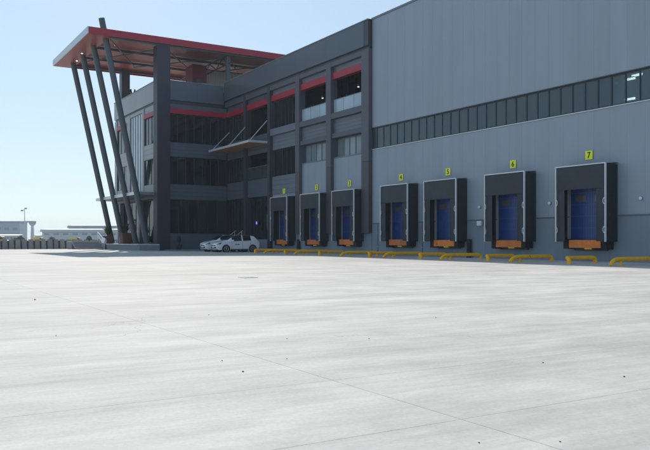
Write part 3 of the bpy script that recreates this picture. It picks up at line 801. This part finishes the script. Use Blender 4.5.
# wheel guides
def guide_left(x):
    m = MB(); z = .27; yo_ = 26.95
    pts = [(x, 30.0, .0), (x, 30.0, z-.12), (x, 29.95, z-.04), (x, 29.85, z), (x, 27.75, z), (x+.02, 27.45, z-.01), (x+.06, 27.2, z-.07), (x+.12, 27.0, z-.17), (x+.17, 26.88, -.02)]
    return pts
def arc_pipe(pts, r=.095): return MB().path(pts, r, 12)
GL = {1: -53.9, 2: -48.9, 3: -42.5, 4: -37.6, 5: -32.2, 6: -26.95, 7: -21.1}
GS = {0: -56.4, 1: -51.2, 2: -46.0, 3: -39.8, 4: -34.6, 5: -29.05, 6: -23.8}
for i in range(8):
    if i in GL:
        xl = GL[i]
        t = thing('wheel_guide', (xl, 28.6, 0), f'yellow wheel guide pipe with curved end, left of the pair at dock {NUM[i]}' if i < 7 else 'yellow wheel guide pipe cut off by the right picture edge', 'wheel guide', 'yellow wheel guides')
        arc_pipe(guide_left(xl)).build('pipe', 'yellow_paint', t, smooth=50)
        MB().path([(xl, 27.75, 0), (xl, 27.75, .25)], .06, 10).build('leg', 'yellow_paint', t, smooth=50)
        for y in (30.0, 27.75): boxp('foot_plate', 'yellow_paint', t, xl-.14, xl+.14, y-.14, y+.14, .001, .018)
    if i in GS:
        xr = GS[i]; z = .27
        t = thing('wheel_guide', (xr, 28.6, 0), f'short straight yellow wheel guide pipe, right of the pair at dock {NUM[i]}', 'wheel guide', 'yellow wheel guides')
        arc_pipe([(xr, 29.45, 0), (xr, 29.45, z-.12), (xr, 29.4, z-.04), (xr, 29.3, z), (xr, 27.6, z), (xr+.10, 27.40, z), (xr+.28, 27.28, z-.05), (xr+.36, 27.24, z-.14), (xr+.38, 27.23, -.01)]).build('pipe', 'yellow_paint', t, smooth=50)
        MB().path([(xr, 27.6, 0), (xr, 27.6, .25)], .07, 10).build('leg', 'yellow_paint', t, smooth=50)
        for y in (29.45, 27.6): boxp('foot_plate', 'yellow_paint', t, xr-.14, xr+.14, y-.14, y+.14, .001, .018)

# wall lamps, boxes and pipe shoes
for i, x in enumerate((-34.41, -28.87, -23.17)):
    t = thing('bulkhead_lamp', (x, D, 3.0), ['round white wall lamp between docks five and six', 'round white wall lamp between docks six and seven', 'round white wall lamp right of dock seven'][i], 'lamp', 'round wall lamps')
    MB().path([(x, D-.001, 3.12), (x, D-.05, 3.12)], .11, 16).build('base', 'frame_grey', t, smooth=40)
    MB().path([(x, D-.051, 3.12), (x, D-.09, 3.12), (x, D-.12, 3.12)], [.10, .085, .04], 16).build('lens', 'white_paint', t, smooth=50)
t = thing('control_box', (-34.3, D, 2.0), 'small white control box on the wall left of dock six', 'box')
boxp('case', 'white_paint', t, -34.5, -34.1, D-.19, D-.052, 1.98, 2.26)
boxp('cover', 'alu', t, -34.46, -34.14, D-.205, D-.191, 2.02, 2.22)
for i, x in enumerate((-56.9, -35.2)):
    t = thing('pipe_shoe', (x, D-.2, 0), ['black drain pipe shoe at the wall between docks one and two', 'black drain pipe shoe at the wall between docks five and six'][i], 'pipe')
    MB().path([(x, D-.19, .0), (x, D-.19, 1.15)], .15, 14).build('pipe', 'rubber', t, smooth=40)
    for z in (.35, .95): MB().path([(x, D-.19, z), (x, D-.19, z+.06)], .165, 14).build('clamp', 'frame_dark', t, smooth=40)
for i, x in enumerate((-45.2, -40.0)):
    t = thing('conduit', (x, D-.03, 0), ['thin grey conduit on the plinth left of dock four', 'thin grey conduit on the plinth right of dock four'][i], 'conduit')
    MB().path([(x, D-.04, 0), (x, D-.04, 2.27)], .022, 8).build('tube', 'frame_grey', t, smooth=40)
    for z in (.6, 1.6): boxp('clip', 'galv', t, x-.05, x+.05, D-.07, D-.0155, z, z+.03)

# ------------------------------------------------------------------ cars
def make_car():
    t = thing('parked_car', (0, 0, 0), 'x', 'car', 'white cars parked by the office')
    K = 1.06
    # stations: x, half width, shoulder z, half width of top edge, z of top edge, centre z   (nose at x=0)
    S = [(.00, .66, .66, .52, .70, .71), (.05, .75, .73, .60, .76, .775), (.18, .80, .79, .63, .84, .86), (.50, .835, .86, .65, .92, .95),
         (.90, .845, .90, .67, .99, 1.02), (.98, .845, .905, .69, 1.03, 1.05), (1.34, .845, .915, .65, 1.25, 1.275), (1.66, .845, .92, .60, 1.41, 1.44),
         (1.84, .845, .925, .585, 1.44, 1.475), (2.26, .845, .935, .58, 1.45, 1.49), (2.36, .845, .94, .58, 1.448, 1.488), (2.95, .845, .955, .57, 1.425, 1.462),
         (3.12, .845, .96, .565, 1.41, 1.45), (3.46, .84, .97, .555, 1.35, 1.395), (3.68, .82, .97, .59, 1.17, 1.21), (3.82, .80, .96, .64, 1.0, 1.01), (3.92, .77, .80, .66, .83, .84), (3.96, .71, .62, .60, .63, .63)]
    ring = []
    for (x, wv, zs, wt, zt, zc) in S:
        b0 = .20 if .1 < x < 3.85 else .28
        ww = wv-.05
        top = [(wv-.012, zs), (max(wt, wv-.075) if zt-zs > .1 else (wv-.06), zs+.025), (wt, zt), (wt*.5, zt+(zc-zt)*.8), (0, zc)]
        ring.append([(x, 0, b0), (x, ww-.03, b0), (x, wv-.012, b0+.12), (x, wv, .58 if zs > .62 else zs-.05)]+[(x, y, z) for y, z in top])
    body = MB(); glassF = {}
    NR = len(ring[0])
    def pt(i, j, s): x, y, z = ring[i][j]; return (x*K, s*y*K, z*K)
    def isglass(i, j):
        xa, xb = S[i][0], S[i+1][0]; xm = (xa+xb)/2
        if j in (6, 7):
            if .98 <= xa and xb <= 1.661: return 'windscreen'
            if 3.46 <= xa and xb <= 3.681: return 'rear_window'
        if j == 5:
            if 1.34 <= xa and xb <= 2.261: return 'side_window'
            if 2.36 <= xa and xb <= 3.121: return 'side_window'
        return None
    for s in (-1, 1):
        for i in range(len(S)-1):
            for j in range(NR-1):
                q = [pt(i, j, s), pt(i+1, j, s), pt(i+1, j+1, s), pt(i, j+1, s)]
                if s < 0: q.reverse()
                gk = isglass(i, j)
                if gk:
                    key = (gk, s if gk == 'side_window' else 0, (1 if S[i][0] < 2.3 else 2) if gk == 'side_window' else 0)
                    glassF.setdefault(key, []).append(q)
                body.f.append(tuple(range(len(body.v), len(body.v)+4))); body.v += q
    for i in (0, len(S)-1):
        body.face([pt(i, j, 1) for j in range(NR)]+[pt(i, j, -1) for j in range(NR-2, 0, -1)])
    me = bpy.data.meshes.new('body'); me.from_pydata(body.v, [], body.f)
    bm = bmesh.new(); bm.from_mesh(me); bmesh.ops.remove_doubles(bm, verts=bm.verts, dist=.0005); bmesh.ops.recalc_face_normals(bm, faces=bm.faces); bm.to_mesh(me); bm.free()
    me.materials.append(MAT['car_paint']); me.shade_smooth(); me.set_sharp_from_angle(angle=R(42))
    bo = bpy.data.objects.new('body', me); C.objects.link(bo); bo.parent = t
    for key, qs in glassF.items():
        m = MB()
        cen = Vector((0, 0, 0)); cnt = 0
        for q in qs:
            for p in q: cen += Vector(p); cnt += 1
        cen /= cnt
        for q in qs:
            n_ = (Vector(q[1])-Vector(q[0])).cross(Vector(q[3])-Vector(q[0])).normalized()
            if n_.dot(Vector(q[0])-Vector((2.1, 0, .8))) < 0: n_ = -n_
            mp = sum((Vector(p) for p in q), Vector())/4
            m.face([cen+(Vector(p)-cen)*.985+n_*.006 for p in q])
        me = bpy.data.meshes.new(key[0]); me.from_pydata(m.v, [], m.f)
        bm = bmesh.new(); bm.from_mesh(me); bmesh.ops.remove_doubles(bm, verts=bm.verts, dist=.001); bm.to_mesh(me); bm.free()
        me.materials.append(MAT['car_glass'])
        go = bpy.data.objects.new(key[0], me); C.objects.link(go); go.parent = bo
    def P(x, y, z): return (x*K, y*K, z*K)
    wm = None
    for x in (.78, 3.24):
        for s in (-1, 1):
            MB().path([P(x, s*.80, .30), P(x, s*.852, .30)], .365*K, 24).build('wheel_arch', 'car_black', t, smooth=40, local='thing')
            wh_ = MB().path([P(x, s*.66, .30), P(x, s*.845, .30), P(x, s*.868, .30)], [.30*K, .30*K, .27*K], 24).build('wheel', 'tyre', t, smooth=40, local='thing')
            rm = MB().path([P(x, s*.8685, .30), P(x, s*.874, .30)], .055*K, 12)
            for k in range(5):
                a = k*2*math.pi/5+.3
                rm.bar(P(x, s*.872, .30), P(x+math.cos(a)*.19, s*.872, .30+math.sin(a)*.19), .06, .012)
            ringp = [P(x+math.cos(a)*.2, s*.872, .30+math.sin(a)*.2) for a in [k*math.pi/12 for k in range(25)]]
            rm.path(ringp, .017, 6, cap=False)
            ro = rm.build('rim', 'rim', None, smooth=40); ro.parent = wh_; ro.location = ro.location-wh_.location
    for s in (-1, 1):
        m = MB()                                # lamp glass wrapping the front corner
        for i_ in range(3):
            q = [Vector(pt(i_+da, j_, s)) for da, j_ in ((0, 3), (1, 3), (1, 4), (0, 4))]
            if i_ == 2: q[1] = q[0]*.4+q[1]*.6; q[2] = q[3]*.4+q[2]*.6
            lo = .25
            q[0] = q[0]+(q[3]-q[0])*lo; q[1] = q[1]+(q[2]-q[1])*(lo+.15*i_)
            m.prism(q, (-.012, s*.012, .004))
        m.build('headlight', 'car_light', t, local='thing')
        MB().quadbox([P(3.80, s*.80, .70), P(3.93, s*.60, .70), P(3.90, s*.60, .70), P(3.78, s*.78, .70), P(3.74, s*.82, .93), P(3.83, s*.64, .93), P(3.8, s*.64, .93), P(3.7, s*.80, .93)]).build('tail_light', 'car_red', t, local='thing')
        mi = MB().quadbox([P(1.30, s*.85, .93), P(1.42, s*.85, .93), P(1.44, s*1.0, .95), P(1.33, s*1.0, .95), P(1.30, s*.86, 1.05), P(1.42, s*.86, 1.06), P(1.43, s*.99, 1.06), P(1.34, s*.99, 1.05)])
        mi.build('mirror', 'car_paint', t, local='thing')
        for x in (2.12, 3.0): boxp('door_handle', 'car_paint', t, (x-.09)*K, (x+.09)*K, s*.845*K, s*.872*K, .80*K, .835*K, local=True)
        for x in (1.32, 2.31, 3.02):
            boxp('door_seam', 'car_black', t, (x-.006)*K, (x+.006)*K, s*.842*K, s*.8485*K, .30*K, .90*K, local=True)
        boxp('sill_trim', 'car_black', t, 1.2*K, 2.82*K, s*.80*K, s*.850*K, .205*K, .27*K, local=True)
        # blue print on the front door
        m = MB()
        for k in range(5): m.box((1.62+k*.085)*K, (1.62+k*.085+.06)*K, s*.8455*K, s*.850*K, (.60+.012*(k % 2))*K, (.72-.01*(k % 3))*K)
        m.build('door_print', 'logo_blue', t, local='thing')
    boxp('grille', 'car_black', t, -.025*K, .10*K, -.42*K, .42*K, .545*K, .61*K, local=True)
    boxp('lower_intake', 'car_black', t, -.03*K, .15*K, -.52*K, .52*K, .33*K, .46*K, local=True)
    boxp('front_plate', 'white_paint', t, -.045*K, -.031*K, -.26*K, .26*K, .40*K, .50*K, local=True)
    boxp('wiper', 'car_black', t, .99*K, 1.02*K, -.5*K, .3*K, 1.045*K, 1.06*K, local=True)
    return t
car0 = make_car()
car0.location = (-62.35, 26.2, 0); car0.rotation_euler = (0, 0, R(90))
car0['label'] = 'nearer white hatchback with blue print on its door, parked beside the docks'
car1 = copy_tree(car0); car1.location = (-65.25, 26.35, 0); car1.rotation_euler = (0, 0, R(90))
car1['label'] = 'farther white hatchback half hidden behind the other white car'

# ------------------------------------------------------------------ concrete barrier at the edge of the yard
BXX = -94.2
bwl = tag(MB().box(BXX-.45, BXX-.30, -14, 40, -.1, 1.02).build('retaining_wall', 'barrier_dark', None), 'dark low retaining wall behind the row of concrete blocks', 'wall')
y = -13.5; rg = random.Random(5); k = 0
while y < 27:
    wv = .57+.05*rg.random(); h = 1.12+.07*rg.random(); tp = .04+.05*rg.random(); dx = rg.uniform(-.05, .05)
    m = MB().quadbox([(BXX-.28+dx, y, -.05), (BXX+.22+dx, y, -.05), (BXX+.22+dx, y+wv, -.05), (BXX-.28+dx, y+wv, -.05),
                      (BXX-.25+dx, y+tp, h-.06), (BXX+.08+dx, y+tp, h-.06), (BXX+.08+dx, y+wv-tp, h-.06), (BXX-.25+dx, y+wv-tp, h-.06)])
    t = thing('concrete_block', (BXX, y+wv/2, -.05), 'weathered grey upright concrete block in the row along the yard edge', 'concrete block', 'concrete blocks along the yard edge')
    m.build('block_body', 'barrier', t)
    boxp('block_cap', 'barrier', t, BXX-.27+dx, BXX+.12+dx, y+tp-.03, y+wv-tp+.03, h-.059, h)
    y += .72; k += 1

# ------------------------------------------------------------------ far background (airfield buildings)
def far(px, dep):                              # ground point seen at column px, dep metres out along the view axis
    c, s = math.cos(TH), math.sin(TH); t = (px-325)/750
    return Vector(((-c+t*s)*dep, (s+t*c)*dep, 0))
YAW = R(90)-TH
def fbuild(t, name, m, mb): return mb.build(name, m, t, local='thing')
def hall(name, px, dep, wd, dp, h, label, body, roof, rz=YAW, par=.8, nb=8, door=True):
    p = far(px, dep); t = thing(name, (p.x, p.y, -.12), label, 'building', rz=rz)
    fbuild(t, 'wall', body, MB().box(-wd/2, wd/2, -dp/2, dp/2, 0, h-par))
    fbuild(t, 'roof', roof, MB().quadbox([(-wd/2-1, -dp/2-1, h-par+.01), (wd/2+1, -dp/2-1, h-par+.01), (wd/2+1, dp/2+1, h-par+.01), (-wd/2-1, dp/2+1, h-par+.01),
                                          (-wd/2-.6, -dp/2-.6, h-.1), (wd/2+.6, -dp/2-.6, h-.1), (wd/2+.6, dp/2, h+.3), (-wd/2-.6, dp/2, h+.3)]))
    for i in range(nb):
        xa = -wd/2+wd*(i+.2)/nb; xb = xa+wd*.55/nb
        fbuild(t, 'window', 'hall_dark', MB().box(xa, xb, -dp/2-.08, -dp/2-.005, h*.55, h*.55+h*.14))
        if door and i % 2 == 0:
            fbuild(t, 'gate', 'hall_roof', MB().box(xa, xb, -dp/2-.1, -dp/2-.005, .2, h*.38))
    return t
hall('hangar', -14, 480, 48, 12, 13.3, 'large blue-grey flat-roofed hangar at the left picture edge', 'hall_blue', 'hall_dark', nb=9)
hall('low_shed', 102, 400, 60, 10, 6.9, 'long low pale shed behind the barrier and the steps', 'hall_pale', 'hall_roof', par=1.4, nb=12, door=False)
hall('terminal_building', 94, 640, 40, 10, 13.6, 'farther building with grey-blue roof rising behind the pale shed', 'hall_blue', 'hall_dark', par=2.2, nb=8, door=False)
hall('distant_shed', 39, 600, 5, 5, 5.0, 'tiny pale shed right of the control tower on the horizon', 'hall_pale', 'hall_roof', nb=3, door=False)
hall('distant_store', 47.5, 590, 5, 5, 5.4, 'tiny grey store left end of the pale shed roof', 'hall_blue', 'hall_dark', nb=3, door=False)
hall('field_office', 9, 330, 9, 6, 3.4, 'low pale field office in front of the blue-grey hangar', 'hall_pale', 'hall_roof', nb=6)
# control tower
p = far(32.4, 560); t = thing('control_tower', (p.x, p.y, -.12), 'slim T-shaped control tower on the horizon', 'tower', rz=YAW)
fbuild(t, 'shaft', 'hall_blue', MB().quadbox([(-1.071, -1.071, 0.000), (1.071, -1.071, 0.000), (1.071, 1.071, 0.000), (-1.071, 1.071, 0.000), (-0.756, -0.756, 11.970), (0.756, -0.756, 11.970), (0.756, 0.756, 11.970), (-0.756, 0.756, 11.970)]))
fbuild(t, 'cab_base', 'hall_blue', MB().quadbox([(-1.008, -1.008, 11.970), (1.008, -1.008, 11.970), (1.008, 1.008, 11.970), (-1.008, 1.008, 11.970), (-1.890, -1.890, 13.230), (1.890, -1.890, 13.230), (1.890, 1.890, 13.230), (-1.890, 1.890, 13.230)]))
fbuild(t, 'cab_glazing', 'hall_dark', MB().quadbox([(-1.827, -1.827, 13.236), (1.827, -1.827, 13.236), (1.827, 1.827, 13.236), (-1.827, 1.827, 13.236), (-2.079, -2.079, 14.868), (2.079, -2.079, 14.868), (2.079, 2.079, 14.868), (-2.079, 2.079, 14.868)]))
fbuild(t, 'cab_roof', 'hall_blue', MB().box(-2.205, 2.205, -2.205, 2.205, 14.874, 15.372))
# floodlight mast
p = far(24.6, 330); t = thing('floodlight_mast', (p.x, p.y, -.12), 'tall thin light mast with two lamp heads left of the tower', 'light mast', rz=YAW)
MB().path([(0, 0, 0), (0, 0, 14.6)], [.24, .13], 10).build('mast', 'galv', t, smooth=40, local='thing')
MB().bar((-1.0, 0, 14.2), (.55, 0, 15.0), .12).build('crossarm', 'galv', t, local='thing')
for x, z in ((-1.0, 14.1), (.55, 15.0)):
    MB().quadbox([(x-.5, -.4, z-.2), (x+.5, -.4, z-.2), (x+.4, .4, z-.1), (x-.4, .4, z-.1), (x-.5, -.4, z+.35), (x+.5, -.4, z+.35), (x+.4, .4, z+.4), (x-.4, .4, z+.4)]).build('lamp_head', 'frame_grey', t, local='thing')
# yellow vans
def van(px, dep, label, first=[None]):
    p = far(px, dep)
    if first[0] is None:
        t = thing('yellow_van', (0, 0, 0), 'x', 'van', 'yellow vans beyond the barrier', rz=YAW); first[0] = t
        prof = [(-2.5, .35), (2.45, .35), (2.5, .9), (2.3, 1.12), (1.75, 1.25), (1.25, 2.05), (.9, 2.2), (-2.4, 2.25), (-2.5, 2.1)]
        MB().prism([(x, -.95, z) for x, z in prof], (0, 1.9, 0)).build('body', 'van_yellow', t, local='thing')
        for s in (-1, 1):
            MB().prism([(.55, s*.955, 1.35), (1.6, s*.955, 1.35), (1.15, s*.955, 1.98), (.55, s*.955, 1.98)], (0, s*.01, 0)).build('side_window', 'car_glass', t, local='thing')
            for x in (-1.6, 1.6): MB().path([(x, s*.78, .34), (x, s*.98, .34)], .34, 16).build('wheel', 'tyre', t, smooth=40, local='thing')
        MB().prism([(1.72, -.85, 1.32), (1.72, .85, 1.32), (1.30, .85, 2.0), (1.30, -.85, 2.0)], (.03, 0, .02)).build('windscreen', 'car_glass', t, local='thing')
    else: t = copy_tree(first[0])
    t.location = (p.x, p.y, -.12); t['label'] = label
    return t
van(-1.5, 190, 'yellow van at the left picture edge beyond the barrier')
van(39, 285, 'yellow van below the control tower beyond the barrier')
van(76.5, 290, 'yellow van just left of the entrance steps beyond the barrier')
van(53, 520, 'smallest and farthest yellow van beyond the barrier')
# bushes beyond the barrier
def bush(px, dep, h, r, label):
    p = far(px, dep); t = thing('bush', (p.x, p.y, -.12), label, 'bush', 'bushes beyond the barrier')
    MB().path([(0, 0, 0), (0, 0, h*.6)], [.08, .03], 6).build('stem', 'bark', t, local='thing')
    m = MB(); rg = random.Random(int(px*10))
    for i in range(500):
        v = Vector((rg.gauss(0, 1), rg.gauss(0, 1), rg.gauss(0, 1))).normalized()*rg.random()**.4
        c = Vector((v.x*r, v.y*r, h*.55+v.z*h*.45)); s_ = .1+.08*rg.random()
        d1 = Vector((rg.uniform(-1, 1), rg.uniform(-1, 1), rg.uniform(-1, 1))).normalized()*s_
        d2 = d1.cross(Vector((rg.uniform(-1, 1), rg.uniform(-1, 1), rg.uniform(-1, 1)))).normalized()*s_*.5
        m.face([c-d1, c+d2, c+d1, c-d2])
    m.build('crown', 'leaf_dark', t, local='thing')
bush(20.5, 150, 2.1, .9, 'small dark bush right of the hangar end')
bush(52, 170, 2.0, .8, 'small dark bush below the pale shed')
bush(15.5, 160, 1.7, 1.0, 'low dark bush in front of the hangar')
bush(89, 140, 2.0, .6, 'narrow dark bush behind the entrance steps')

# ------------------------------------------------------------------ loose stones on the concrete
rg = random.Random(11)
for i, (px, py, r) in enumerate(((243, 372, .018), (543, 363, .014), (624, 377, .017), (479, 443, .010), (560, 442, .010), (222, 361, .012), (287, 359, .012), (369, 339, .014), (35, 300, .03), (56, 336, .012), (436, 318, .014), (287, 339, .013), (209, 315, .015))):
    c_, s_ = math.cos(TH), math.sin(TH); dep = 750*1.1/(py-240); tt = (px-325)/750
    X, Y = dep*(-c_+tt*s_), dep*(s_+tt*c_)
    r *= .5; bm = bmesh.new(); bmesh.ops.create_icosphere(bm, subdivisions=2, radius=r)
    for v in bm.verts:
        v.co *= 1+.35*mnoise.noise(v.co*40+Vector((i*3, 0, 0))); v.co.z *= .65; v.co.x *= 1.3
    me = bpy.data.meshes.new('pebble'); bm.to_mesh(me); bm.free(); me.materials.append(MAT['pebble']); me.shade_smooth()
    o = bpy.data.objects.new('pebble', me); C.objects.link(o); o.location = (X, Y, gh(X, Y)+r*.5); o.rotation_euler = (0, 0, rg.random()*6)
    tag(o, 'small dark loose stone lying on the concrete yard', 'stone', 'loose stones on the yard')

# manhole cover let into the yard
mx, my = -19.9, 9.45
t = thing('manhole_cover', (mx, my, gh(mx, my)), 'small dark iron drain cover let into the concrete yard', 'drain cover')
z0 = gh(mx, my)+.004
MB().ringx(-.22, .22, -.001, .008, -.22, .22, .03).build('cover_frame', 'clad_silver', t, local='thing')
o = t.children[0]; o.rotation_euler = (R(90), 0, 0); o.location = (0, .22, .006)
boxp('grate', 'frame_grey', t, mx-.185, mx+.185, my-.185, my+.185, z0-.003, z0+.003)
for k in range(6): boxp('grate_bar', 'clad_silver', t, mx-.18, mx+.18, my-.17+k*.06, my-.14+k*.06, z0+.0035, z0+.006)

# ------------------------------------------------------------------ hazy air
hm = bpy.data.materials.new('haze_air'); hm.use_nodes = True; MAT['haze_air'] = hm
hn = hm.node_tree.nodes; hn.clear()
pv = hn.new('ShaderNodeVolumePrincipled'); ho = hn.new('ShaderNodeOutputMaterial')
pv.inputs['Color'].default_value = (.80, .91, 1.0, 1); pv.inputs['Density'].default_value = .00034; pv.inputs['Anisotropy'].default_value = .2
hm.node_tree.links.new(pv.outputs[0], ho.inputs['Volume'])
tag(MB().box(-3100, 3100, -3100, 3100, -1.2, 34).build('haze', 'haze_air'), 'thin pale haze filling the air over the yard', 'haze', kind='stuff')
